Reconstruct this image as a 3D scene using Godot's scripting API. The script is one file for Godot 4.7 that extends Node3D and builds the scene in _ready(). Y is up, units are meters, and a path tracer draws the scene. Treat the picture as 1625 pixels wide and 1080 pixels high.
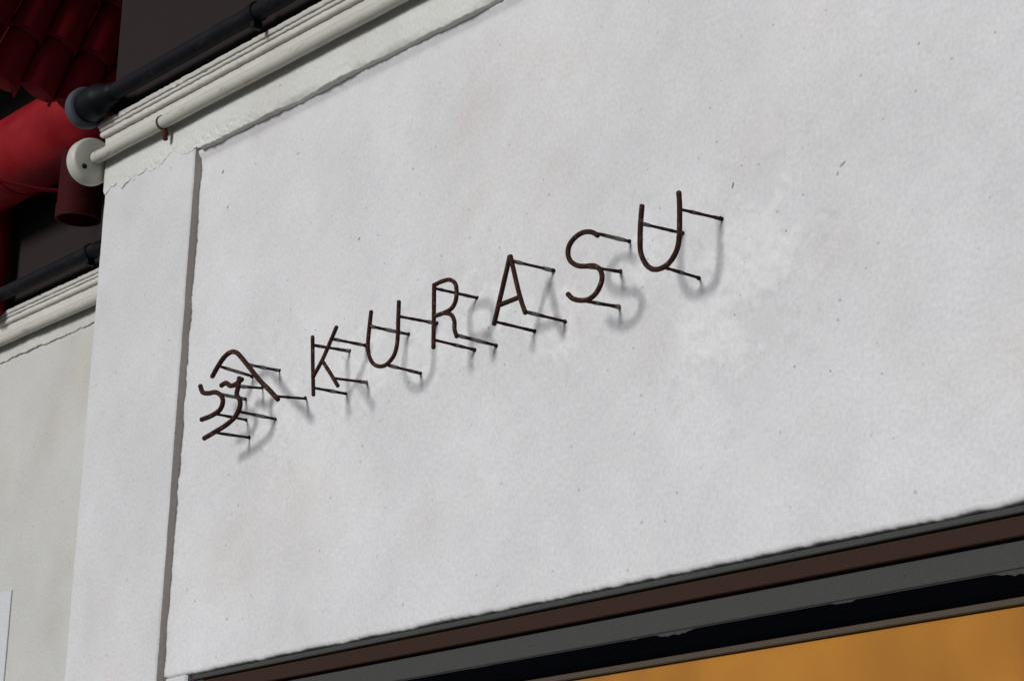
extends Node3D

var rng := RandomNumberGenerator.new()
var n_big := FastNoiseLite.new()
var n_mid := FastNoiseLite.new()
var n_fine := FastNoiseLite.new()
var n_blot := FastNoiseLite.new()
var n_rag := FastNoiseLite.new()
var M := {}
var used := {}
const EYE := Vector3(0, 1.6, 3.3)
const FACE := 0.027           # how far pilaster and band stand in front of the frieze panel
const SETBACK := -0.627       # the neighbour's wall stands this far behind

func _ready() -> void:
	rng.seed = 11
	# ---- camera
	var cam := Camera3D.new()
	cam.name = "camera"
	cam.fov = 13.62
	cam.keep_aspect = Camera3D.KEEP_HEIGHT
	cam.near = 0.05
	cam.far = 2000.0
	var b := Basis(Vector3.UP, deg_to_rad(55.349)) * Basis(Vector3.RIGHT, deg_to_rad(15.356)) * Basis(Vector3.BACK, deg_to_rad(2.469))
	cam.transform = Transform3D(b, EYE)
	add_child(cam)
	cam.current = true
	# ---- sky, light, exposure
	var we := WorldEnvironment.new()
	we.name = "environment"
	var env := Environment.new()
	env.background_mode = Environment.BG_SKY
	var psm := ProceduralSkyMaterial.new()
	psm.sky_top_color = Color(0.66, 0.69, 0.74)
	psm.sky_horizon_color = Color(0.80, 0.81, 0.83)
	psm.sky_curve = 0.25
	psm.ground_bottom_color = Color(0.40, 0.40, 0.40)
	psm.ground_horizon_color = Color(0.62, 0.62, 0.62)
	psm.sun_angle_max = 0.0
	var sky := Sky.new()
	sky.sky_material = psm
	env.sky = sky
	env.background_energy_multiplier = 0.78
	env.tonemap_mode = Environment.TONE_MAPPER_LINEAR
	env.tonemap_exposure = 0.85
	env.sdfgi_enabled = true
	env.ssao_enabled = true
	env.ssil_enabled = true
	we.environment = env
	add_child(we)
	var sun := DirectionalLight3D.new()
	sun.name = "sun"
	sun.light_energy = 1.0
	sun.light_angular_distance = 15.0
	sun.light_color = Color(1.0, 0.992, 0.98)
	sun.shadow_enabled = true
	add_child(sun)
	sun.look_at_from_position(Vector3.ZERO, Vector3(0.08, -0.37, -1.0), Vector3.UP)

	noises()
	materials()
	ground()
	shophouse()
	neighbour()
	pipes()
	red_roof()
	letters()


# ---------------------------------------------------------------- helpers
func nz(s: int, freq: float, oct: int) -> FastNoiseLite:
	var n := FastNoiseLite.new()
	n.seed = s
	n.noise_type = FastNoiseLite.TYPE_SIMPLEX_SMOOTH
	n.frequency = freq
	n.fractal_octaves = oct
	return n

func noises() -> void:
	n_big = nz(3, 1.1, 3)
	n_mid = nz(5, 11.0, 3)
	n_fine = nz(8, 45.0, 2)
	n_blot = nz(13, 2.6, 4)
	n_rag = nz(21, 30.0, 4)

func numbered(called: String) -> String:
	if not used.has(called):
		used[called] = 0
		return called
	used[called] += 1
	return "%s_%03d" % [called, used[called]]

func thing(called: String, label: String, category: String, at := Vector3.ZERO, group := "") -> Node3D:
	var o := Node3D.new()
	o.name = numbered(called)
	o.position = at
	o.set_meta("label", label)
	o.set_meta("category", category)
	if group != "":
		o.set_meta("group", group)
	add_child(o, true)
	return o

func part(called: String, mesh: Mesh, m: Material, parent: Node) -> MeshInstance3D:
	var o := MeshInstance3D.new()
	o.name = called
	o.mesh = mesh
	o.material_override = m
	parent.add_child(o, true)
	return o

func lin(r: float, g: float, b: float) -> Color:
	return Color(r, g, b).linear_to_srgb()

func flip(a: Array) -> Array:
	var r := a.duplicate()
	r.reverse()
	return r

# a sheet of nu x nv points given by f(i, j) -> Vector3, coloured by c(point) -> Color
func sheet(nu: int, nv: int, f: Callable, c = null, turned := false) -> ArrayMesh:
	var st := SurfaceTool.new()
	st.begin(Mesh.PRIMITIVE_TRIANGLES)
	for j in nv:
		for i in nu:
			var p: Vector3 = f.call(i, j)
			if c != null:
				st.set_color(c.call(p))
			st.add_vertex(p)
	for j in nv - 1:
		for i in nu - 1:
			var a := j * nu + i
			var q := [a, a + nu, a + 1, a + 1, a + nu, a + nu + 1]
			if turned:
				q.reverse()
			for k in q:
				st.add_index(k)
	st.generate_normals()
	return st.commit()

func quad(st: SurfaceTool, a: Vector3, b: Vector3, c: Vector3, d: Vector3) -> void:
	for p in [a, b, c, a, c, d]:
		st.add_vertex(p)

# a box with small chamfers, given by its two corners
func box_mesh(lo: Vector3, hi: Vector3, ch := 0.003) -> ArrayMesh:
	var st := SurfaceTool.new()
	st.begin(Mesh.PRIMITIVE_TRIANGLES)
	st.set_smooth_group(-1)
	add_box(st, lo, hi, ch)
	st.generate_normals()
	return st.commit()

func add_box(st: SurfaceTool, lo: Vector3, hi: Vector3, ch := 0.003) -> void:
	var c := (lo + hi) * 0.5
	var h := (hi - lo) * 0.5
	ch = minf(ch, minf(h.x, minf(h.y, h.z)) * 0.6)
	var pts := {}
	for sx in [-1, 1]:
		for sy in [-1, 1]:
			for sz in [-1, 1]:
				for k in 3:
					var v := Vector3(sx * h.x, sy * h.y, sz * h.z)
					for e in 3:
						if e != k:
							v[e] -= ch * [sx, sy, sz][e]
					pts[[sx, sy, sz, k]] = c + v
	var faces := []
	for k in 3:
		for s in [-1, 1]:
			var f := []
			for ab in [[-1, -1], [1, -1], [1, 1], [-1, 1]]:
				var key := [0, 0, 0]
				key[k] = s
				key[(k + 1) % 3] = ab[0]
				key[(k + 2) % 3] = ab[1]
				f.append(pts[[key[0], key[1], key[2], k]])
			faces.append(f)
	for k in 3:                     # edges along axis k
		for s1 in [-1, 1]:
			for s2 in [-1, 1]:
				var k1 := (k + 1) % 3
				var k2 := (k + 2) % 3
				var f := []
				for e in [[-1, k1], [1, k1], [1, k2], [-1, k2]]:
					var key := [0, 0, 0]
					key[k] = e[0]
					key[k1] = s1
					key[k2] = s2
					f.append(pts[[key[0], key[1], key[2], e[1]]])
				faces.append(f)
	for sx in [-1, 1]:
		for sy in [-1, 1]:
			for sz in [-1, 1]:
				faces.append([pts[[sx, sy, sz, 0]], pts[[sx, sy, sz, 1]], pts[[sx, sy, sz, 2]]])
	for f in faces:
		var mid := Vector3.ZERO
		for p in f:
			mid += p
		mid /= f.size()
		var n: Vector3 = (f[1] - f[0]).cross(f[2] - f[0])
		if n.dot(mid - c) > 0.0:
			f.reverse()
		for t in f.size() - 2:
			st.add_vertex(f[0])
			st.add_vertex(f[t + 1])
			st.add_vertex(f[t + 2])

# a round bar along points, radius r(k) and colour c(k); ends closed by domes
func tube(path: Array, r: Callable, sides: int, col = null) -> ArrayMesh:
	var st := SurfaceTool.new()
	st.begin(Mesh.PRIMITIVE_TRIANGLES)
	add_tube(st, path, r, sides, col)
	st.generate_normals()
	return st.commit()

func add_tube(st: SurfaceTool, path: Array, r: Callable, sides: int, col = null, base := 0) -> int:
	var n := path.size()
	var up := Vector3.UP
	var t0: Vector3 = (path[1] - path[0]).normalized()
	if absf(t0.dot(up)) > 0.9:
		up = Vector3.BACK
	var side := t0.cross(up).normalized()
	var rings := []
	for k in n:
		var t: Vector3 = (path[mini(k + 1, n - 1)] - path[maxi(k - 1, 0)]).normalized()
		side = (side - t * side.dot(t)).normalized()
		var rr: float = r.call(k)
		if k == 0:
			rings.append([path[k] - t * rr * 0.55, side, t, rr * 0.55, k])
			rings.append([path[k] - t * rr * 0.2, side, t, rr * 0.92, k])
		rings.append([path[k], side, t, rr, k])
		if k == n - 1:
			rings.append([path[k] + t * rr * 0.2, side, t, rr * 0.92, k])
			rings.append([path[k] + t * rr * 0.55, side, t, rr * 0.55, k])
	for g in rings:
		var bi: Vector3 = g[2].cross(g[1])
		for s in sides:
			var a := TAU * s / sides
			if col != null:
				st.set_color(col.call(g[4], s))
			st.add_vertex(g[0] + (g[1] * cos(a) + bi * sin(a)) * g[3])
	var m := rings.size()
	for k in m - 1:
		for s in sides:
			var a := base + k * sides + s
			var b := base + k * sides + (s + 1) % sides
			for i in [a, b, a + sides, b, b + sides, a + sides]:
				st.add_index(i)
	for e in [[0, 1.0], [m - 1, -1.0]]:
		if col != null:
			st.set_color(col.call(rings[e[0]][4], 0))
		st.add_vertex(rings[e[0]][0] - rings[e[0]][2] * e[1] * rings[e[0]][3] * 0.25)
		var ci: int = base + m * sides + (0 if e[0] == 0 else 1)
		for s in sides:
			var a: int = base + e[0] * sides + s
			var b: int = base + e[0] * sides + (s + 1) % sides
			for i in ([ci, b, a] if e[1] > 0 else [ci, a, b]):
				st.add_index(i)
	return base + m * sides + 2

# a turned body about the x axis: profile of (x, radius)
func lathe_x(prof: Array, at: Vector3, sides: int, crease := true) -> ArrayMesh:
	var st := SurfaceTool.new()
	st.begin(Mesh.PRIMITIVE_TRIANGLES)
	for k in prof.size() - 1:
		st.set_smooth_group(k if crease else 0)
		for s in sides:
			var q := []
			for e in [[k, s], [k, s + 1], [k + 1, s + 1], [k + 1, s]]:
				var a: float = TAU * (e[1] % sides) / sides
				q.append(at + Vector3(prof[e[0]].x, cos(a) * prof[e[0]].y, sin(a) * prof[e[0]].y))
			quad(st, q[0], q[1], q[2], q[3])
	st.generate_normals()
	return st.commit()

func spline(pts: Array, steps: int) -> Array:
	var out := []
	var n := pts.size()
	for k in n - 1:
		var p0: Vector2 = pts[maxi(k - 1, 0)]
		var p3: Vector2 = pts[mini(k + 2, n - 1)]
		for s in steps:
			out.append(pts[k].cubic_interpolate(pts[k + 1], p0, p3, float(s) / steps))
	out.append(pts[n - 1])
	return out


# ---------------------------------------------------------------- materials
func grain_images() -> Array:
	var size := 1024
	var a := nz(31, 0.17, 3)
	a.noise_type = FastNoiseLite.TYPE_PERLIN
	var im := a.get_seamless_image(size, size)
	im.convert(Image.FORMAT_L8)
	var c := nz(37, 0.4, 2)
	var im2 := c.get_seamless_image(size, size)
	im2.convert(Image.FORMAT_L8)
	var h := im.get_data()
	var h2 := im2.get_data()
	var alb := PackedByteArray()
	alb.resize(size * size)
	for k in size * size:
		var v := (h[k] * 5 + h2[k] * 3) / 8
		h[k] = v
		alb[k] = clampi(236 + (v - 128) / 7, 0, 255)
	var r := RandomNumberGenerator.new()
	r.seed = 77
	for k in 200:                        # pin holes and grit in the plaster
		var x := r.randi() % size
		var y := r.randi() % size
		var rad := r.randf_range(0.8, 2.4)
		var pit := r.randf() < 0.7
		var stretch := r.randf_range(0.5, 1.0)
		for dy in range(-3, 4):
			for dx in range(-3, 4):
				var d := Vector2(dx * stretch, dy).length() / rad
				if d < 1.0:
					var i := posmod(y + dy, size) * size + posmod(x + dx, size)
					h[i] = clampi(h[i] + int((-70 if pit else 60) * (1.0 - d * d)), 0, 255)
					if pit and rad > 1.2:
						alb[i] = clampi(alb[i] - int(70 * (1.0 - d)), 0, 255)
	var hi := Image.create_from_data(size, size, false, Image.FORMAT_L8, h)
	hi.convert(Image.FORMAT_RGBA8)
	hi.bump_map_to_normal_map(2.2)
	hi.generate_mipmaps()
	var ai := Image.create_from_data(size, size, false, Image.FORMAT_L8, alb)
	ai.convert(Image.FORMAT_RGB8)
	ai.generate_mipmaps()
	return [ImageTexture.create_from_image(ai), ImageTexture.create_from_image(hi)]

func materials() -> void:
	var g := grain_images()
	var plaster := StandardMaterial3D.new()
	plaster.vertex_color_use_as_albedo = true
	plaster.albedo_texture = g[0]
	plaster.normal_enabled = true
	plaster.normal_texture = g[1]
	plaster.normal_scale = 0.5
	plaster.roughness = 0.86
	plaster.uv1_triplanar = true
	plaster.uv1_world_triplanar = true
	plaster.uv1_scale = Vector3(0.62, 0.62, 0.62)
	M.plaster = plaster
	var gloss: StandardMaterial3D = plaster.duplicate()
	gloss.roughness = 0.5
	gloss.normal_scale = 0.5
	M.paint = gloss
	var dull: StandardMaterial3D = gloss.duplicate()
	dull.roughness = 0.6
	dull.metallic_specular = 0.22
	M.dull_paint = dull
	for d in [["white_pipe", lin(0.53, 0.525, 0.465), 0.5, 0.0], ["black_pipe", lin(0.006, 0.007, 0.009), 0.5, 0.0],
			["grey_rim", lin(0.075, 0.087, 0.103), 0.6, 0.0], ["brown_wood", lin(0.040, 0.020, 0.014), 0.65, 0.0],
			["grey_metal", lin(0.062, 0.062, 0.061), 0.6, 0.0], ["black_paint", lin(0.0008, 0.001, 0.002), 0.7, 0.0],
			["lit_tile_mouth", lin(0.25, 0.024, 0.032), 0.75, 0.0], ["shaded_red", lin(0.042, 0.0035, 0.005), 0.75, 0.0], ["flat_plaster", lin(0.64, 0.645, 0.66), 0.86, 0.0], ["knock", lin(0.40, 0.40, 0.40), 0.9, 0.0], ["taupe", lin(0.085, 0.066, 0.048), 0.6, 0.0], ["cement", lin(0.14, 0.14, 0.135), 0.85, 0.0],
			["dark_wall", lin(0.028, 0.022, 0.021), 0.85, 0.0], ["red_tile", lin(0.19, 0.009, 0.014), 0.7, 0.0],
			["red_gutter", lin(0.25, 0.006, 0.011), 0.7, 0.0], 
			["dark_timber", lin(0.03, 0.024, 0.02), 0.7, 0.0], ["rust", lin(0.09, 0.04, 0.022), 0.8, 0.2],
			["pavement", lin(0.26, 0.25, 0.24), 0.85, 0.0], ["asphalt", lin(0.06, 0.06, 0.06), 0.9, 0.0]]:
		var m := StandardMaterial3D.new()
		m.albedo_color = d[1]
		m.roughness = d[2]
		m.metallic = d[3]
		m.normal_enabled = true
		m.normal_texture = g[1]
		m.normal_scale = 0.35
		m.albedo_texture = g[0]
		m.uv1_triplanar = true
		m.uv1_world_triplanar = true
		m.uv1_scale = Vector3.ONE * 0.9
		if d[1].get_luminance() < 0.35:
			m.metallic_specular = 0.08 if d[0] == "black_paint" else 0.2
		M[d[0]] = m
	M.black_paint.normal_scale = 0.15
	# varnished board: cloudy brown-orange, soft reflections painted into the colour
	var nt := NoiseTexture2D.new()
	nt.width = 1024
	nt.height = 512
	nt.seamless = true
	var wn := nz(51, 0.005, 2)
	wn.domain_warp_enabled = true
	wn.domain_warp_amplitude = 40.0
	wn.domain_warp_frequency = 0.01
	nt.noise = wn
	var ramp := Gradient.new()
	ramp.set_color(0, lin(0.25, 0.098, 0.011))
	ramp.set_color(1, lin(0.45, 0.19, 0.018))
	nt.color_ramp = ramp
	var board := StandardMaterial3D.new()
	board.albedo_texture = nt
	board.roughness = 0.45
	board.metallic_specular = 0.25
	board.clearcoat_enabled = true
	board.clearcoat = 0.35
	board.clearcoat_roughness = 0.25
	board.uv1_triplanar = true
	board.uv1_world_triplanar = true
	board.uv1_scale = Vector3(0.6, 0.75, 0.6)
	M.board = board
	var metal := StandardMaterial3D.new()
	metal.vertex_color_use_as_albedo = true
	metal.roughness = 0.75
	metal.metallic = 0.0
	metal.metallic_specular = 0.25
	M.rod = metal


# ---------------------------------------------------------------- setting
func ground() -> void:
	var road := part("road", box_mesh(Vector3(-400, -0.3, -400), Vector3(400, -0.12, 400)), M.asphalt, self)
	road.set_meta("kind", "structure")
	var pav := part("pavement", box_mesh(Vector3(-30, -0.119, -6), Vector3(30, 0.0, 4.2), 0.02), M.pavement, self)
	pav.set_meta("kind", "structure")


func wall_tone(p: Vector3, base: Color, patch := 0.0) -> Color:
	var v := 1.0 + 0.06 * n_big.get_noise_3dv(p) + 0.08 * n_blot.get_noise_3dv(p) + 0.03 * n_mid.get_noise_3dv(p)
	var warm: float = clampf(n_blot.get_noise_3dv(p * 0.8 + Vector3(4.0, 9.0, 0)) * 2.2 - 0.25, 0.0, 1.0)
	var c := Color(base.r * v * (1.0 - 0.02 * warm), base.g * v * (1.0 - 0.05 * warm), base.b * v * (1.0 - 0.075 * warm))
	return c.lerp(Color(0.80, 0.80, 0.815), patch)

# freshly dabbed filler round the places where the rods enter the wall
var dabs := []
func dab_at(p: Vector3) -> float:
	var m := 0.0
	for d in dabs:
		var q: float = Vector2((p.x - d.x) * 0.8, p.y - d.y).length() / d.z
		m = maxf(m, 1.0 - q)
	if m <= 0.0:
		return 0.0
	return clampf((m + 0.6 * n_mid.get_noise_3dv(p * 0.9) + 0.25 * n_fine.get_noise_3dv(p * 0.7) - 0.30) * 5.0, 0.0, 1.0)


func shophouse() -> void:
	var t := thing("shophouse", "white plastered shophouse front with recessed frieze panel, moulded cornice and dark door head", "building")
	dabs = [Vector3(-3.98, 3.20, 0.17), Vector3(-4.10, 3.08, 0.14), Vector3(-4.33, 3.27, 0.10), Vector3(-4.62, 3.20, 0.12), Vector3(-4.90, 3.27, 0.12),
		Vector3(-5.10, 3.24, 0.12), Vector3(-5.37, 3.24, 0.13), Vector3(-5.75, 3.22, 0.16)]
	# --- the frieze panel, trowelled by hand
	var x0 := -6.235
	var x1 := -2.3
	var y1 := 4.0
	var nx := 480
	var ny := 172
	var base := Color(0.70, 0.703, 0.722)
	var f := func(i: int, j: int) -> Vector3:
		var x: float = lerpf(x0, x1, i / float(nx - 1))
		var yb: float = 2.619 + 0.0035 * n_rag.get_noise_2d(x * 0.25, 3.0) + 0.002 * n_rag.get_noise_2d(x, 7.0)
		if j == 0:
			return Vector3(x, yb + 0.001, -0.056)
		if j == 1:
			return Vector3(x, yb, -0.006)
		var y: float = lerpf(yb + 0.003, y1, (j - 2) / float(ny - 3))
		var q := Vector3(x, y, 0.0)
		var d := dab_at(q)
		var tq := Vector2(x * 0.8 + y * 0.6, y * 0.8 - x * 0.6)   # long shallow trowel sweeps
		var z: float = 0.0035 * n_big.get_noise_3dv(q) + 0.0012 * n_mid.get_noise_3dv(q) + 0.0006 * n_fine.get_noise_3dv(q) + 0.0022 * absf(n_mid.get_noise_2d(tq.x * 0.16, tq.y * 0.6))
		z += d * (0.0022 + 0.0030 * n_mid.get_noise_3dv(q * 1.7) + 0.0020 * n_fine.get_noise_3dv(q))
		# plaster squeezed into the corner beside the pilaster and under the band
		var e := maxf(0.0, 1.0 - (x + 6.211) / 0.022) + maxf(0.0, 1.0 - (3.983 - y) / 0.03) * 0.8
		z += 0.009 * clampf(1.0 - (3.978 - y) / 0.012, 0.0, 1.0)
		z += clampf(e, 0.0, 1.0) * (0.003 + 0.004 * n_rag.get_noise_3dv(q * 0.35) + 0.002 * n_fine.get_noise_3dv(q * 1.6))
		return Vector3(x, y, z)
	var tone := func(p: Vector3) -> Color:
		var c := wall_tone(p, base, 0.55 * dab_at(p))
		var handled := 0.0                       # grubby handling marks round the fixings
		for d in dabs:
			handled = maxf(handled, 1.0 - Vector2(p.x - d.x, p.y - d.y).length() / (d.z * 1.9))
		var g: float = clampf(n_fine.get_noise_3dv(p * 0.55 + Vector3(3, 1, 0)) * 2.2 + n_mid.get_noise_3dv(p * 1.3) * 1.2 - 0.45, 0.0, 1.0) * clampf(handled * 3.0, 0.0, 1.0)
		return c * (1.0 - 0.07 * g)
	part("frieze_panel", sheet(nx, ny, f, tone, true), M.plaster, t)
	# --- small knocks and pin holes
	var st := SurfaceTool.new()
	st.begin(Mesh.PRIMITIVE_TRIANGLES)
	var spots := [Vector3(-3.732, 3.320, 1.5), Vector3(-3.745, 3.306, 0.7), Vector3(-6.10, 3.905, 1.0), Vector3(-6.06, 3.80, 0.8), Vector3(-4.05, 3.36, 1.0), Vector3(-4.045, 3.20, 0.7), Vector3(-4.02, 3.13, 0.8)]
	for k in 20:
		spots.append(Vector3(rng.randf_range(-6.15, -3.0), rng.randf_range(2.68, 3.92), rng.randf_range(0.25, 0.7)))
	for k in 26:
		var d: Vector3 = dabs[k % dabs.size()]
		spots.append(Vector3(d.x + rng.randf_range(-0.14, 0.14), d.y + rng.randf_range(-0.12, 0.12), rng.randf_range(0.25, 0.6)))
	for q in spots:
		var zz: float = 0.0035 * n_big.get_noise_3d(q.x, q.y, 0) + 0.0012 * n_mid.get_noise_3d(q.x, q.y, 0) + 0.0026
		var tilt := rng.randf_range(0.5, 1.4)
		var rim := []
		for i in 7:
			var a := TAU * i / 7.0
			var v: Vector2 = Vector2(cos(a) * 0.0058, sin(a) * 0.0026).rotated(tilt) * q.z * rng.randf_range(0.6, 1.3)
			rim.append(Vector3(q.x + v.x, q.y + v.y, zz - 0.001))
		for i in 7:
			for v in [Vector3(q.x, q.y, zz), rim[(i + 1) % 7], rim[i]]:
				st.add_vertex(v)
	st.generate_normals()
	part("plaster_knocks", st.commit(), M.knock, t).set_meta("kind", "stuff")
	# --- the wall behind, down to the ground at both sides of the opening
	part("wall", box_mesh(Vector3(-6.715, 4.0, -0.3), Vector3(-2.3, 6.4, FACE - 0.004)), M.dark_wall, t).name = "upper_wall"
	part("lintel", box_mesh(Vector3(-6.70, 2.64, -0.3), Vector3(-2.3, 4.0, -0.02)), M.cement, t)
	# --- pilaster
	var px0 := -6.718
	var px1 := -6.211
	var pnx := 66
	var pny := 190
	var pf := func(i: int, j: int) -> Vector3:
		var y: float = lerpf(2.05, 4.08, j / float(pny - 1))
		var wob: float = 0.0025 * n_rag.get_noise_2d(y * 0.3, 11.0) + 0.0012 * n_rag.get_noise_2d(y * 1.4, 15.0)
		var wob2: float = 0.0025 * n_rag.get_noise_2d(y * 0.25, 31.0)
		if i == 0:
			return Vector3(px0 + wob, y, -0.66)
		if i == 1:
			return Vector3(px0 + wob, y, FACE - 0.007)
		if i == 2:
			return Vector3(px0 + wob + 0.002, y, FACE - 0.002)
		if i == pnx - 1:
			return Vector3(px1 + wob2, y, FACE - 0.003)
		var x: float = lerpf(px0 + wob + 0.007, px1 + wob2 - 0.003, (i - 3) / float(pnx - 5))
		var q := Vector3(x, y, 0)
		return Vector3(x, y, FACE + 0.0025 * n_big.get_noise_3dv(q) + 0.001 * n_mid.get_noise_3dv(q) + 0.0005 * n_fine.get_noise_3dv(q))
	part("pilaster", sheet(pnx, pny, pf, func(p): return wall_tone(p, Color(0.66, 0.665, 0.68)), true), M.plaster, t)
	part("pilaster_foot", box_mesh(Vector3(px0, 0.0, -0.66), Vector3(px1, 2.05, FACE), 0.01), M.cement, t)
	# its side beside the panel: bare brownish render
	var rf := func(i: int, j: int) -> Vector3:
		var y: float = lerpf(2.05, 3.99, j / 240.0)
		var wob2: float = 0.0025 * n_rag.get_noise_2d(y * 0.25, 31.0)
		var z: float = lerpf(FACE - 0.003, -0.02, i / 6.0)
		return Vector3(px1 + wob2 + (0.0 if i == 0 else 0.0015 * n_fine.get_noise_3d(px1, y, z * 3.0)), y, z)
	part("pilaster_side", sheet(7, 241, rf, func(p): return wall_tone(p, Color(0.52, 0.47, 0.43)), true), M.plaster, t)
	# --- band over panel and pilaster, thick old gloss paint with chipped lower edge
	var bnx := 900
	var bny := 34
	var bf := func(i: int, j: int) -> Vector3:
		var x: float = lerpf(-6.722, x1, i / float(bnx - 1))
		var over := x < px1 + 0.02
		var yb: float = 3.983 + 0.004 * n_rag.get_noise_2d(x * 0.12, 41.0) + 0.002 * n_rag.get_noise_2d(x * 0.9, 45.0)
		if over:
			yb += 0.012 + 0.03 * n_rag.get_noise_2d(x * 0.3, 47.0)
		var fz: float = FACE + lerpf(0.0022, 0.004, clampf((x + 6.3) / 0.12, 0.0, 1.0))
		if j == 0:
			return Vector3(x, yb + 0.002 * n_rag.get_noise_2d(x * 2.0, 1.0), (FACE - 0.014) if over else -0.012)
		if j == 1:
			return Vector3(x, yb + 0.0005, fz - (0.0022 if over else 0.016))
		var y: float = lerpf(yb + 0.002, 4.155, pow((j - 2) / float(bny - 3), 1.35))
		if not over:
			var rn: float = 0.5 + 0.5 * clampf(n_rag.get_noise_2d(x * 0.1, 50.0) * 2.0, -1.0, 1.0)
			fz -= 0.012 * rn * pow(clampf(1.0 - (y - yb) / 0.022, 0.0, 1.0), 2.0)
		var near: float = clampf(1.0 - (y - yb) / 0.06, 0.0, 1.0)
		var chips: float = near * clampf(1.2 - absf(x + 6.2) / 0.45, 0.25, 1.0)
		var z: float = fz + 0.0012 * n_mid.get_noise_3d(x * 0.3, y * 2.0, 0) + 0.0006 * n_fine.get_noise_3d(x * 0.5, y, 2.0)
		z -= 0.006 * chips * clampf(n_rag.get_noise_3d(x * 1.1, y * 1.1, 6.0) * 2.4 - 0.25, 0.0, 1.0)
		z += 0.003 * chips * n_fine.get_noise_3d(x * 1.4, y * 1.4, 5.0)
		return Vector3(x, y, z)
	var bands := func(p: Vector3) -> Color:
		return wall_tone(p, Color(0.68, 0.69, 0.665))
	part("band", sheet(bnx, bny, bf, bands, true), M.paint, t)
	part("band_end", box_mesh(Vector3(-6.7215, 3.99, -0.66), Vector3(-6.70, 4.155, FACE), 0.003), M.white_pipe, t)
	cornice(t, -6.722, -2.3, FACE + 0.002, true)
	# --- eave above, outside the picture, that keeps the upper wall dim
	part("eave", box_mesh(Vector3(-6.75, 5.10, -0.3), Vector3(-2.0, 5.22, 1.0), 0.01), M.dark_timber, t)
	# --- door head under the panel
	part("wall_underside", box_mesh(Vector3(-6.09, 2.628, -0.40), Vector3(-2.3, 2.66, -0.004), 0.001), M.cement, t)
	part("plaster_stop", box_mesh(Vector3(-6.085, 2.604, -0.30), Vector3(-2.3, 2.6165, -0.006), 0.002), M.grey_metal, t)
	part("timber_head", box_mesh(Vector3(-6.035, 2.5664, -0.30), Vector3(-2.3, 2.601, -0.012), 0.002), M.brown_wood, t)
	part("metal_head", box_mesh(Vector3(-6.01, 2.5146, -0.26), Vector3(-2.3, 2.5612, -0.020), 0.002), M.grey_metal, t)
	part("black_rail", box_mesh(Vector3(-5.99, 2.4703, -0.26), Vector3(-2.3, 2.5142, -0.024), 0.003), M.black_paint, t)
	var ef := func(i: int, j: int) -> Vector3:
		var x: float = lerpf(-5.985, -2.31, i / 699.0)
		var run: float = 0.009 * clampf(n_rag.get_noise_2d(x * 0.10, 90.0) * 2.6 - 0.75, 0.0, 1.0)
		if j == 0:
			return Vector3(x, 2.5131 - run * (0.85 + 0.5 * n_rag.get_noise_2d(x * 2.0, 95.0)), -0.0232)
		return Vector3(x, 2.5144, -0.0225)
	part("ragged_edge_reflections", sheet(700, 2, ef, null, true), M.grey_metal, t)  # ragged paint edge; its grey flecks stand in for faint reflections
	part("rail_ridge", box_mesh(Vector3(-5.985, 2.4765, -0.0245), Vector3(-2.3, 2.4792, -0.0222), 0.001), M.black_paint, t)
	part("glazing_bead", box_mesh(Vector3(-5.97, 2.457, -0.26), Vector3(-2.3, 2.4700, -0.028), 0.002), M.taupe, t)
	part("transom_panel", box_mesh(Vector3(-5.97, 1.9, -0.07), Vector3(-2.3, 2.4567, -0.036), 0.002), M.board, t)
	# left side of the opening
	part("opening_side", box_mesh(Vector3(-6.235, 0.0, -0.40), Vector3(-6.108, 2.6225, -0.001), 0.006), M.flat_plaster, t)
	part("side_stop", box_mesh(Vector3(-6.1075, 0.0, -0.34), Vector3(-6.037, 2.6035, -0.008), 0.006), M.grey_metal, t)
	part("timber_jamb", box_mesh(Vector3(-6.0365, 0.0, -0.34), Vector3(-6.012, 2.566, -0.014), 0.004), M.brown_wood, t)
	part("metal_jamb", box_mesh(Vector3(-6.0115, 0.0, -0.34), Vector3(-5.991, 2.5142, -0.022), 0.003), M.grey_metal, t)
	part("shop_door_panel", box_mesh(Vector3(-5.97, 0.0, -0.07), Vector3(-2.3, 1.897, -0.036), 0.002), M.black_paint, t)


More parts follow.
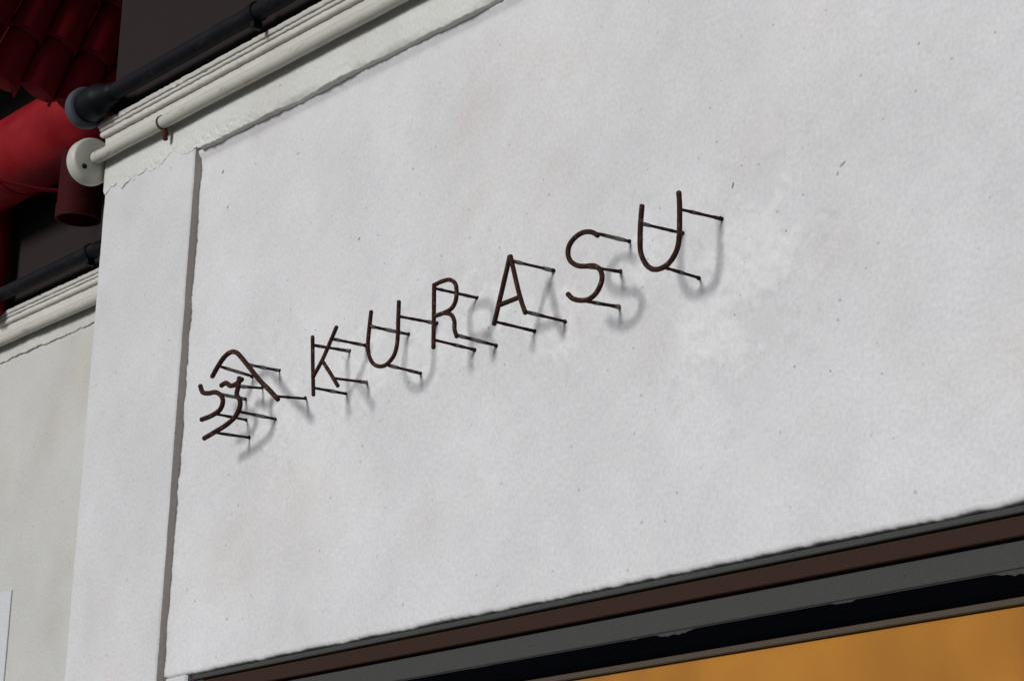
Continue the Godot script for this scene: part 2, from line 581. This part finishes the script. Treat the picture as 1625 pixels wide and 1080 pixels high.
# the stepped moulding along the top of the band; its end turns the corner on a mitre
func cornice(t: Node3D, xl: float, xr: float, z0: float, ends: bool) -> void:
	var strips := [
		["lower_fillet", [Vector2(0.0, 4.085), Vector2(0.002, 4.086), Vector2(0.003, 4.12), Vector2(0.003, 4.1500), Vector2(0.002, 4.1515), Vector2(-0.01, 4.1520)], 0.62],
		["bead", [Vector2(-0.008, 4.1528), Vector2(0.009, 4.1530), Vector2(0.0120, 4.1540), Vector2(0.0155, 4.159), Vector2(0.0160, 4.1645), Vector2(0.0130, 4.1700), Vector2(0.0120, 4.1706), Vector2(-0.002, 4.1712)], 0.66],
		["middle_fillet", [Vector2(-0.004, 4.1722), Vector2(0.0165, 4.1724), Vector2(0.0175, 4.1732), Vector2(0.0180, 4.1800), Vector2(0.0170, 4.1808), Vector2(-0.002, 4.1812)], 0.62],
		["upper_fillet", [Vector2(-0.004, 4.1828), Vector2(0.0205, 4.1830), Vector2(0.0216, 4.1840), Vector2(0.0222, 4.1955), Vector2(0.0212, 4.1965), Vector2(-0.005, 4.1975)], 0.60]]
	for s in strips:
		var prof: Array = s[1]
		var n := 520
		var nv := prof.size()
		var tone: float = s[2]
		var f := func(i: int, j: int) -> Vector3:
			var o: Vector2 = prof[j]
			if ends and i == 0:                   # the return round the corner
				return Vector3(xl - o.x, o.y, z0 - 0.65)
			var x: float = lerpf(xl - o.x, xr, (i - 1) / float(n - 2))
			var w: float = 0.0009 * n_rag.get_noise_3d(x * 0.6, o.y * 6.0, z0 + 3.0) + 0.0012 * n_fine.get_noise_3d(x, o.y * 3.0, z0)
			var gap: float = clampf(n_rag.get_noise_3d(x * 0.4, o.y * 2.0, 20.0 + z0) * 4.0 - 1.7, 0.0, 1.0)   # knocks along the arrises
			return Vector3(x, o.y + w * 0.8, z0 + o.x * (1.0 - 0.5 * gap) + w)
		part(s[0], sheet(n, nv, f, func(p): return wall_tone(p, Color(tone, tone * 0.985, tone * 0.91)), true), M.paint, t)


func neighbour() -> void:
	var t := thing("neighbour_shophouse", "cream plastered neighbouring shophouse wall, set back left of the white pilaster", "building")
	var x0 := -12.0
	var x1 := -6.715
	var nx := 240
	var ny := 110
	var f := func(i: int, j: int) -> Vector3:
		var x: float = lerpf(x0, x1, i / float(nx - 1))
		var y: float = lerpf(2.0, 4.06, j / float(ny - 1))
		var q := Vector3(x, y, 5.0)
		return Vector3(x, y, SETBACK + 0.003 * n_big.get_noise_3dv(q) + 0.001 * n_mid.get_noise_3dv(q))
	part("frieze_wall", sheet(nx, ny, f, func(p): return wall_tone(p, Color(0.565, 0.565, 0.543)), true), M.plaster, t)
	var bnx := 420
	var bny := 14
	var bf := func(i: int, j: int) -> Vector3:
		var x: float = lerpf(x0, x1, i / float(bnx - 1))
		var yb: float = 4.03 + 0.006 * n_rag.get_noise_2d(x * 0.35, 61.0) + 0.004 * n_rag.get_noise_2d(x * 1.2, 65.0)
		if j == 0:
			return Vector3(x, yb, SETBACK - 0.006)
		var thick: float = 0.005 + 0.004 * n_rag.get_noise_2d(x * 0.3, 77.0)
		if j == 1:
			return Vector3(x, yb + 0.0008, SETBACK + thick)
		var y: float = lerpf(yb + 0.003, 4.155, (j - 2) / float(bny - 3))
		return Vector3(x, y, SETBACK + thick + 0.002 * clampf(float(j - 2) / 4.0, 0, 1) + 0.001 * n_mid.get_noise_3d(x, y, 3.0))
	part("band", sheet(bnx, bny, bf, func(p): return wall_tone(p, Color(0.60, 0.605, 0.56)), true), M.paint, t)
	cornice(t, x0, x1, SETBACK + 0.01, false)
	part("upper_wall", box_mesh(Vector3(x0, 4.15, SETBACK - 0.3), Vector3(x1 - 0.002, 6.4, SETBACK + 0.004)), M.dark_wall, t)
	part("lower_wall", box_mesh(Vector3(x0, 0.0, SETBACK - 0.3), Vector3(x1 - 0.006, 2.2, SETBACK - 0.006)), M.cement, t)
	part("eave", box_mesh(Vector3(x0, 5.25, SETBACK - 0.3), Vector3(-6.9, 5.4, 0.45), 0.01), M.dark_timber, t)
	var s := thing("wall_plate", "plain pale rectangular plate fixed on the cream wall at the lower left edge", "plate", Vector3(-8.49, 2.6, SETBACK))
	part("plate", box_mesh(Vector3(-0.75, 0.0, -0.002), Vector3(0.0, 0.615, 0.0055), 0.002), pale(), s)


func pale() -> StandardMaterial3D:
	var m: StandardMaterial3D = M.white_pipe.duplicate()
	m.albedo_color = lin(0.62, 0.632, 0.66)
	m.roughness = 0.6
	return m


# ---------------------------------------------------------------- pipes
func run_mesh(a: Vector3, b: Vector3, r: float, s: float, base: Color, worn: Color) -> ArrayMesh:
	var path := []
	for k in 420:
		var u := k / 419.0
		var p := a.lerp(b, u)
		p.y += 0.0018 * n_mid.get_noise_2d(p.x * 0.3, s)
		path.append(p)
	return tube(path, func(k): return r * (1.0 + 0.015 * n_mid.get_noise_2d(path[k].x * 0.4, s)), 32, func(k, sd):
		var ang: float = TAU * sd / 32.0
		var q := Vector3(path[k].x * 0.7, cos(ang) * 0.05 + s, sin(ang) * 0.05)
		var m: float = clampf(n_mid.get_noise_3dv(q) * 1.6 + n_fine.get_noise_3dv(q) * 1.2 - 0.35, 0.0, 1.0)
		return base.lerp(worn, m))

func pipe_clip(parent: Node3D, p: Vector3, r: float, m: Material) -> void:
	var c := part("pipe_clip", lathe_x([Vector2(-0.003, r + 0.0005), Vector2(-0.003, r + 0.003), Vector2(0.003, r + 0.003), Vector2(0.003, r + 0.0005)], p, 24), M.taupe, parent)
	var path := [p + Vector3(0, -r + 0.006, -0.002), p + Vector3(0.002, -r - 0.004, -0.006), p + Vector3(0.001, -r - 0.014, -0.009), p + Vector3(0.001, -r - 0.020, -0.009), p + Vector3(0.0, -r - 0.026, -0.012)]
	part("bolt", tube(path, func(k): return [0.005, 0.008, 0.0095, 0.0065, 0.0075][k], 9), m, c)

func pipes() -> void:
	# white
	var r := 0.017
	var at := Vector3(-6.72, 4.0905, FACE + 0.0135 + r)
	var w := thing("white_pipe", "cream painted pipe under the front cornice, ending in a round flange at the corner", "pipe", at, "pipes along the cornices")
	part("tube", run_mesh(Vector3(-0.005, 0, 0), Vector3(4.4, 0, 0), r, 1.0, Color(0.55, 0.545, 0.485), Color(0.40, 0.37, 0.29)), M.paint, w)
	part("nipple", lathe_x([Vector2(-0.062, 0.002), Vector2(-0.062, 0.0125), Vector2(-0.035, 0.0135), Vector2(-0.034, r + 0.0012), Vector2(-0.028, r + 0.0012), Vector2(-0.027, r - 0.001)], Vector3(0.05, 0, 0), 24), M.white_pipe, w)
	var fl := part("flange", lathe_x([Vector2(-0.112, 0.0), Vector2(-0.112, 0.056), Vector2(-0.108, 0.062), Vector2(-0.100, 0.065), Vector2(-0.073, 0.065), Vector2(-0.064, 0.062), Vector2(-0.060, 0.057), Vector2(-0.059, 0.012)], Vector3(0.05, -0.004, 0), 48, false), M.white_pipe, w)
	part("screw_hole", lathe_x([Vector2(-0.0605, 0.0), Vector2(-0.0605, 0.007), Vector2(-0.0575, 0.0075), Vector2(-0.0572, 0.004), Vector2(-0.0592, 0.0)], Vector3(0.05, -0.030, 0.030), 14), M.dark_timber, fl)
	pipe_clip(w, Vector3(0.375, 0, 0), r, M.rust)
	# black
	var br := 0.023
	var bat := Vector3(-6.72, 4.238, 0.0825)
	var k := thing("black_pipe", "black pipe above the front cornice with a grey rimmed end cap", "pipe", bat, "pipes along the cornices")
	part("tube", run_mesh(Vector3(0.08, 0, 0), Vector3(4.4, 0, 0), br, 4.0, Color(0.010, 0.0115, 0.014), Color(0.022, 0.022, 0.022)), M.dull_paint, k)
	part("socket", lathe_x([Vector2(-0.085, 0.0), Vector2(-0.085, 0.046), Vector2(-0.06, 0.047), Vector2(-0.02, 0.046), Vector2(0.0, 0.045), Vector2(0.006, 0.041), Vector2(0.025, 0.034), Vector2(0.05, 0.029), Vector2(0.075, 0.028), Vector2(0.08, 0.022)], Vector3(0.06, 0, 0), 40, false), M.black_pipe, k)
	part("rim", lathe_x([Vector2(-0.125, 0.0), Vector2(-0.125, 0.047), Vector2(-0.120, 0.055), Vector2(-0.110, 0.058), Vector2(-0.092, 0.058), Vector2(-0.084, 0.054), Vector2(-0.083, 0.04)], Vector3(0.06, 0, 0), 48, false), M.grey_rim, k)
	clamp_of(k, Vector3(0.885, 0, 0), br)
	# the neighbour's pair
	var nw := thing("white_pipe", "cream painted pipe under the set-back cornice of the cream wall", "pipe", Vector3(-6.73, 4.0905, SETBACK + 0.018 + r), "pipes along the cornices")
	part("tube", run_mesh(Vector3(-5.2, 0, 0), Vector3(0, 0, 0), r, 9.0, Color(0.55, 0.545, 0.485), Color(0.40, 0.37, 0.29)), M.paint, nw)
	var nb := thing("black_pipe", "black pipe above the set-back cornice of the cream wall", "pipe", Vector3(-6.73, 4.238, SETBACK + 0.07), "pipes along the cornices")
	part("tube", run_mesh(Vector3(-5.2, 0, 0), Vector3(0, 0, 0), br, 14.0, Color(0.010, 0.0115, 0.014), Color(0.022, 0.022, 0.022)), M.dull_paint, nb)
	clamp_of(nb, Vector3(-1.25, 0, 0), br)

func clamp_of(parent: Node3D, p: Vector3, r: float) -> void:
	var c := part("clamp", lathe_x([Vector2(-0.011, r + 0.0005), Vector2(-0.011, r + 0.004), Vector2(0.011, r + 0.004), Vector2(0.011, r + 0.0005)], p, 24), M.black_pipe, parent)
	part("clamp_foot", box_mesh(p + Vector3(-0.008, -r - 0.022, -0.016), p + Vector3(0.008, -r - 0.002, 0.012), 0.002), M.black_pipe, c)


# ---------------------------------------------------------------- red roof beside the neighbour's upper wall
func barrel(r0: float, r1: float, length: float, wall: float) -> ArrayMesh:
	# half-round tile running up the y axis, its back towards -x, wide end at the bottom
	var st := SurfaceTool.new()
	st.begin(Mesh.PRIMITIVE_TRIANGLES)
	var n := 14
	var m := 6
	for side in 2:
		st.set_smooth_group(side)
		for j in m:
			for i in n:
				var q := []
				for e in [[i, j], [i + 1, j], [i + 1, j + 1], [i, j + 1]]:
					var a: float = PI * e[0] / n
					var u: float = e[1] / float(m)
					var rr := lerpf(r0, r1, u) - side * wall
					q.append(Vector3(sin(a) * rr * 0.85, u * length, cos(a) * rr))
				if side == 1:
					q.reverse()
				quad(st, q[0], q[1], q[2], q[3])
	st.set_smooth_group(-1)
	for i in n:
		var q := []
		for e in [[i, 0.0], [i, wall], [i + 1, wall], [i + 1, 0.0]]:
			var a: float = PI * e[0] / n
			q.append(Vector3(sin(a) * (r0 - e[1]) * 0.85, 0, cos(a) * (r0 - e[1])))
		quad(st, q[0], q[3], q[2], q[1])
	st.generate_normals()
	return st.commit()

func plug(r: float) -> ArrayMesh:
	# the slightly bulging mortar stop in the mouth of a tile
	var st := SurfaceTool.new()
	st.begin(Mesh.PRIMITIVE_TRIANGLES)
	var n := 14
	for i in n:
		for k in 3:
			var q := []
			for e in [[i, k], [i, k + 1], [i + 1, k + 1], [i + 1, k]]:
				var a: float = PI * e[0] / n
				var u: float = e[1] / 3.0
				q.append(Vector3(sin(a) * r * 0.85 * u, -0.012 * (1.0 - u * u), cos(a) * r * u))
			quad(st, q[0], q[1], q[2], q[3])
	st.generate_normals()
	return st.commit()

func red_roof() -> void:
	var eave := Vector3(-7.556, 4.568, 0.099)
	var t := thing("tiled_roof", "dark red barrel tile roof edge hanging over the red gutter at upper left", "roof", eave)
	var big := barrel(0.060, 0.052, 0.26, 0.009)
	var stop := plug(0.050)
	var axis := Vector3(-0.25, 0.88, -0.40).normalized()
	var along := (Vector3.BACK - axis * axis.z).normalized()
	var lean := Basis(axis.cross(along), axis, along)
	for course in 4:
		for k in range(-2, 5):
			var o := MeshInstance3D.new()
			o.name = "cover_tile"
			o.mesh = big
			o.material_override = M.red_tile
			var p := lean * Vector3(0.02 * course, 0.21 * course, 0) + Vector3(0, -0.016 * k, 0.02 - 0.118 * k)
			o.transform = Transform3D(lean * Basis(Vector3.UP, rng.randf_range(-0.06, 0.06)), p + Vector3(0.0, rng.randf_range(-0.012, 0.012), 0))
			t.add_child(o, true)
			var s := part("tile_stop", stop, M.lit_tile_mouth, o)  # brighter red here: light on the tile ends put into the colour
			s.position = Vector3(0, 0.012, 0)
	var bd := part("tile_bed", box_mesh(Vector3(-0.06, 0.16, -0.50), Vector3(-0.010, 0.95, 0.30), 0.004), M.red_tile, t)
	bd.transform = Transform3D(lean, Vector3(-0.03, 0.02, 0))
	var roll := []
	for k in 12:
		roll.append(Vector3(0.11, 0.36, 0.60 - 0.05 * k))
	part("roof_roll", tube(roll, func(_k): return 0.07, 24), M.red_tile, t)
	# gutter
	var g := thing("red_gutter", "fat round red gutter running under the red tiles", "gutter", Vector3(-7.73, 4.634, -0.45))
	var gx := []
	for k in 160:
		gx.append(Vector3(-0.018 * k - 0.04, 0.0015 * n_mid.get_noise_2d(k * 0.02, 5.0), 0))
	part("trough", tube(gx, func(k): return 0.135 * (1.0 + 0.012 * n_mid.get_noise_2d(k * 0.012, 2.0)), 64, func(k, sd):
		var a: float = TAU * sd / 64.0
		var q := Vector3(gx[k].x * 0.5, cos(a) * 0.12, sin(a) * 0.12)
		var m: float = clampf(0.5 + n_blot.get_noise_3dv(q * 2.0) * 0.9 + n_mid.get_noise_3dv(q) * 0.5, 0.0, 1.0)
		return Color(0.20, 0.005, 0.009).lerp(Color(0.32, 0.016, 0.022), m)), M.dull_paint, g)
	for jx in [-0.62, -1.7]:
		part("joint_band", lathe_x([Vector2(-0.02, 0.134), Vector2(-0.02, 0.1385), Vector2(0.02, 0.1385), Vector2(0.02, 0.134)], Vector3(jx, 0, 0), 64), M.red_gutter, g)
	var o := part("outlet", outlet_mesh(), M.shaded_red, g)  # outlet red darkened: its deep shade is put into the colour
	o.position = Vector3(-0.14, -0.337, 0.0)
	part("strap", tube([Vector3(-0.42, -0.17, 0.20), Vector3(-0.38, -0.185, 0.05), Vector3(-0.33, -0.175, -0.12), Vector3(-0.30, -0.165, -0.28)], func(_k): return 0.007, 8), M.red_tile, g)
	var d := thing("red_downpipe", "dark red downpipe on the dim upper wall at the left edge", "downpipe", Vector3(-8.72, 4.20, SETBACK + 0.07))
	part("tube", tube([Vector3.ZERO, Vector3(0, 0.3, 0), Vector3(0, 0.6, 0)], func(_k): return 0.05, 20), M.red_tile, d)

func outlet_mesh() -> ArrayMesh:
	# upright open spout, rim at the bottom
	var st := SurfaceTool.new()
	st.begin(Mesh.PRIMITIVE_TRIANGLES)
	var prof := [Vector2(0.066, 0.30), Vector2(0.070, 0.05), Vector2(0.0725, 0.045), Vector2(0.0735, 0.0), Vector2(0.066, 0.0), Vector2(0.060, 0.28), Vector2(0.0, 0.28)]
	for k in prof.size() - 1:
		st.set_smooth_group(k)
		for s in 32:
			var q := []
			for e in [[k, s], [k, s + 1], [k + 1, s + 1], [k + 1, s]]:
				var a: float = TAU * (e[1] % 32) / 32
				q.append(Vector3(cos(a) * prof[e[0]].x, prof[e[0]].y, sin(a) * prof[e[0]].x))
			quad(st, q[0], q[1], q[2], q[3])
	st.generate_normals()
	return st.commit()


# ---------------------------------------------------------------- the sign
const OUT := 0.0957          # rods hold the letters this far off the wall

func rod_tone(p: Vector3, corroded: bool) -> Color:
	var v: float = 0.5 + 0.5 * n_mid.get_noise_3dv(p * 3.0)
	var c := Color(0.015, 0.008, 0.007).lerp(Color(0.048, 0.019, 0.013), v)
	if corroded:
		var k: float = clampf(n_mid.get_noise_3dv(p * 2.2 + Vector3(7, 3, 1)) * 5.0 - 0.6, 0.0, 1.0)
		c = c.lerp(Color(0.20, 0.19, 0.17), k)
	else:
		var k2: float = clampf(n_fine.get_noise_3dv(p * 1.6) * 4.0 - 1.5, 0.0, 1.0)
		c = c.lerp(Color(0.14, 0.075, 0.055), k2)
	return c

func letter(label: String, strokes: Array, rods: Array, r: float, called := "sign_letter", group := "letters of the sign") -> void:
	var mid := Vector2.ZERO
	var cnt := 0
	for s in strokes:
		for p in s:
			mid += p
			cnt += 1
	mid /= cnt
	var org := Vector3(snappedf(mid.x, 0.001), snappedf(mid.y, 0.001), 0.0)
	var t := thing(called, label, "letter" if called == "sign_letter" else "emblem", org, group if called == "sign_letter" else "")
	var all := []
	for s in strokes:
		var pts: Array = spline(s, 10) if s.size() > 3 else subdivide(s, 24)
		all.append_array(pts)
		var path := []
		for p in pts:
			path.append(Vector3(p.x, p.y, OUT) - org)
		part("stroke", tube(path, func(k): return r * (1.0 + 0.05 * n_fine.get_noise_2d(k * 0.16, pts[0].x)), 12,
			func(k, sd): return rod_tone(Vector3(pts[k].x, pts[k].y, sd * 0.004), false)), M.rod, t)
	for q in rods:
		var best: Vector2 = all[0]
		for p in all:
			if p.distance_to(q[0]) < best.distance_to(q[0]):
				best = p
		var a := Vector3(best.x, best.y, OUT)
		var b := Vector3(q[1].x, q[1].y, -0.01)
		var path := []
		for k in 25:
			path.append(a.lerp(b, k / 24.0) - org)
		var rod := part("standoff", tube(path, func(k): return 0.0037 * (1.0 + 0.35 * clampf(n_mid.get_noise_3dv((path[k] + org) * 2.2 + Vector3(7, 3, 1)) * 2.0, -0.4, 1.0)), 8,
			func(k, _sd): return rod_tone(path[k] + org, true)), M.rod, t)
		var tip := [Vector3(q[1].x, q[1].y, 0.0045) - org, Vector3(q[1].x, q[1].y, -0.003) - org]
		part("wall_plug", tube(tip, func(k): return 0.0047 - 0.001 * k, 9, func(k, _sd): return Color(0.015, 0.012, 0.012)), M.rod, rod)

func subdivide(s: Array, n: int) -> Array:
	var out := []
	for k in s.size() - 1:
		for i in n:
			out.append(s[k].lerp(s[k + 1], i / float(n)))
	out.append(s[s.size() - 1])
	return out

func letters() -> void:
	letter("rusty metal emblem of a bent roof stroke over two curling strokes, left of letter K", [
		[Vector2(-5.905, 3.311), Vector2(-5.881, 3.331), Vector2(-5.853, 3.349), Vector2(-5.823, 3.356), Vector2(-5.794, 3.350), Vector2(-5.764, 3.330), Vector2(-5.724, 3.299), Vector2(-5.670, 3.257), Vector2(-5.625, 3.227), Vector2(-5.580, 3.195)],
		[Vector2(-5.962, 3.299), Vector2(-5.947, 3.280), Vector2(-5.917, 3.272), Vector2(-5.882, 3.268), Vector2(-5.852, 3.253), Vector2(-5.843, 3.236), Vector2(-5.856, 3.219), Vector2(-5.896, 3.212), Vector2(-5.943, 3.211)],
		[Vector2(-5.770, 3.283), Vector2(-5.773, 3.261), Vector2(-5.777, 3.243), Vector2(-5.759, 3.224), Vector2(-5.760, 3.205), Vector2(-5.781, 3.187), Vector2(-5.823, 3.175), Vector2(-5.871, 3.168), Vector2(-5.923, 3.161)],
		[Vector2(-5.856, 3.280), Vector2(-5.834, 3.282), Vector2(-5.811, 3.271), Vector2(-5.786, 3.270), Vector2(-5.757, 3.277)]],
		[[Vector2(-5.734, 3.312), Vector2(-5.740, 3.312)], [Vector2(-5.878, 3.330), Vector2(-5.875, 3.323)], [Vector2(-5.588, 3.213), Vector2(-5.612, 3.221)], [Vector2(-5.811, 3.271), Vector2(-5.819, 3.285)],
		[Vector2(-5.900, 3.271), Vector2(-5.900, 3.271)], [Vector2(-5.761, 3.196), Vector2(-5.744, 3.193)], [Vector2(-5.878, 3.213), Vector2(-5.889, 3.217)], [Vector2(-5.877, 3.164), Vector2(-5.868, 3.170)]], 0.0060, "sign_emblem")
	letter("rusty metal letter K on rods, between the emblem and the first U", [
		[Vector2(-5.440, 3.318), Vector2(-5.431, 3.247), Vector2(-5.420, 3.176)],
		[Vector2(-5.336, 3.320), Vector2(-5.369, 3.278), Vector2(-5.393, 3.250), Vector2(-5.425, 3.221)],
		[Vector2(-5.390, 3.251), Vector2(-5.353, 3.216), Vector2(-5.315, 3.178)]],
		[[Vector2(-5.356, 3.293), Vector2(-5.359, 3.299)], [Vector2(-5.436, 3.297), Vector2(-5.422, 3.298)], [Vector2(-5.334, 3.204), Vector2(-5.338, 3.208)], [Vector2(-5.422, 3.193), Vector2(-5.426, 3.197)]], 0.0046)
	letter("rusty metal letter U on rods, standing between K and R", [
		[Vector2(-5.191, 3.326), Vector2(-5.195, 3.289), Vector2(-5.197, 3.254), Vector2(-5.191, 3.227), Vector2(-5.173, 3.204), Vector2(-5.146, 3.191), Vector2(-5.117, 3.189), Vector2(-5.090, 3.201), Vector2(-5.078, 3.220), Vector2(-5.075, 3.248), Vector2(-5.077, 3.287), Vector2(-5.078, 3.325)]],
		[[Vector2(-5.074, 3.293), Vector2(-5.062, 3.290)], [Vector2(-5.191, 3.293), Vector2(-5.176, 3.288)], [Vector2(-5.117, 3.189), Vector2(-5.117, 3.186)]], 0.0047)
	letter("rusty metal letter R on rods, with a rounded bowl and bent leg", [
		[Vector2(-4.940, 3.334), Vector2(-4.935, 3.264), Vector2(-4.930, 3.190)],
		[Vector2(-4.940, 3.332), Vector2(-4.910, 3.334), Vector2(-4.880, 3.331), Vector2(-4.858, 3.318), Vector2(-4.851, 3.299), Vector2(-4.853, 3.278), Vector2(-4.867, 3.265), Vector2(-4.893, 3.261), Vector2(-4.928, 3.261)],
		[Vector2(-4.893, 3.260), Vector2(-4.868, 3.251), Vector2(-4.854, 3.234), Vector2(-4.852, 3.216), Vector2(-4.842, 3.197)]],
		[[Vector2(-4.934, 3.325), Vector2(-4.907, 3.315)], [Vector2(-4.842, 3.203), Vector2(-4.829, 3.193)], [Vector2(-4.929, 3.208), Vector2(-4.911, 3.200)]], 0.0048)
	letter("rusty metal letter A on rods, with pointed top and crossbar", [
		[Vector2(-4.657, 3.333), Vector2(-4.681, 3.263), Vector2(-4.704, 3.196)],
		[Vector2(-4.655, 3.333), Vector2(-4.622, 3.254), Vector2(-4.607, 3.223), Vector2(-4.592, 3.197)],
		[Vector2(-4.688, 3.234), Vector2(-4.653, 3.235), Vector2(-4.615, 3.236)]],
		[[Vector2(-4.647, 3.323), Vector2(-4.631, 3.316)], [Vector2(-4.592, 3.202), Vector2(-4.581, 3.195)], [Vector2(-4.701, 3.200), Vector2(-4.688, 3.196)]], 0.0052)
	letter("rusty metal letter S on rods, one double curve", [
		[Vector2(-4.352, 3.307), Vector2(-4.373, 3.319), Vector2(-4.401, 3.325), Vector2(-4.428, 3.321), Vector2(-4.447, 3.309), Vector2(-4.451, 3.292), Vector2(-4.442, 3.275), Vector2(-4.419, 3.260), Vector2(-4.391, 3.252), Vector2(-4.364, 3.247), Vector2(-4.342, 3.235), Vector2(-4.333, 3.218), Vector2(-4.337, 3.202), Vector2(-4.352, 3.187), Vector2(-4.376, 3.180), Vector2(-4.404, 3.184), Vector2(-4.429, 3.193), Vector2(-4.446, 3.206)]],
		[[Vector2(-4.370, 3.319), Vector2(-4.370, 3.319)], [Vector2(-4.391, 3.252), Vector2(-4.396, 3.262)], [Vector2(-4.400, 3.183), Vector2(-4.400, 3.189)]], 0.0053)
	letter("rusty metal letter U on rods, last of the word, right of S", [
		[Vector2(-4.210, 3.335), Vector2(-4.213, 3.295), Vector2(-4.212, 3.251), Vector2(-4.205, 3.230), Vector2(-4.188, 3.208), Vector2(-4.165, 3.195), Vector2(-4.136, 3.193), Vector2(-4.112, 3.202), Vector2(-4.095, 3.221), Vector2(-4.090, 3.246), Vector2(-4.091, 3.299), Vector2(-4.095, 3.334)]],
		[[Vector2(-4.083, 3.299), Vector2(-4.080, 3.298)], [Vector2(-4.208, 3.299), Vector2(-4.200, 3.297)], [Vector2(-4.136, 3.191), Vector2(-4.143, 3.192)]], 0.0054)
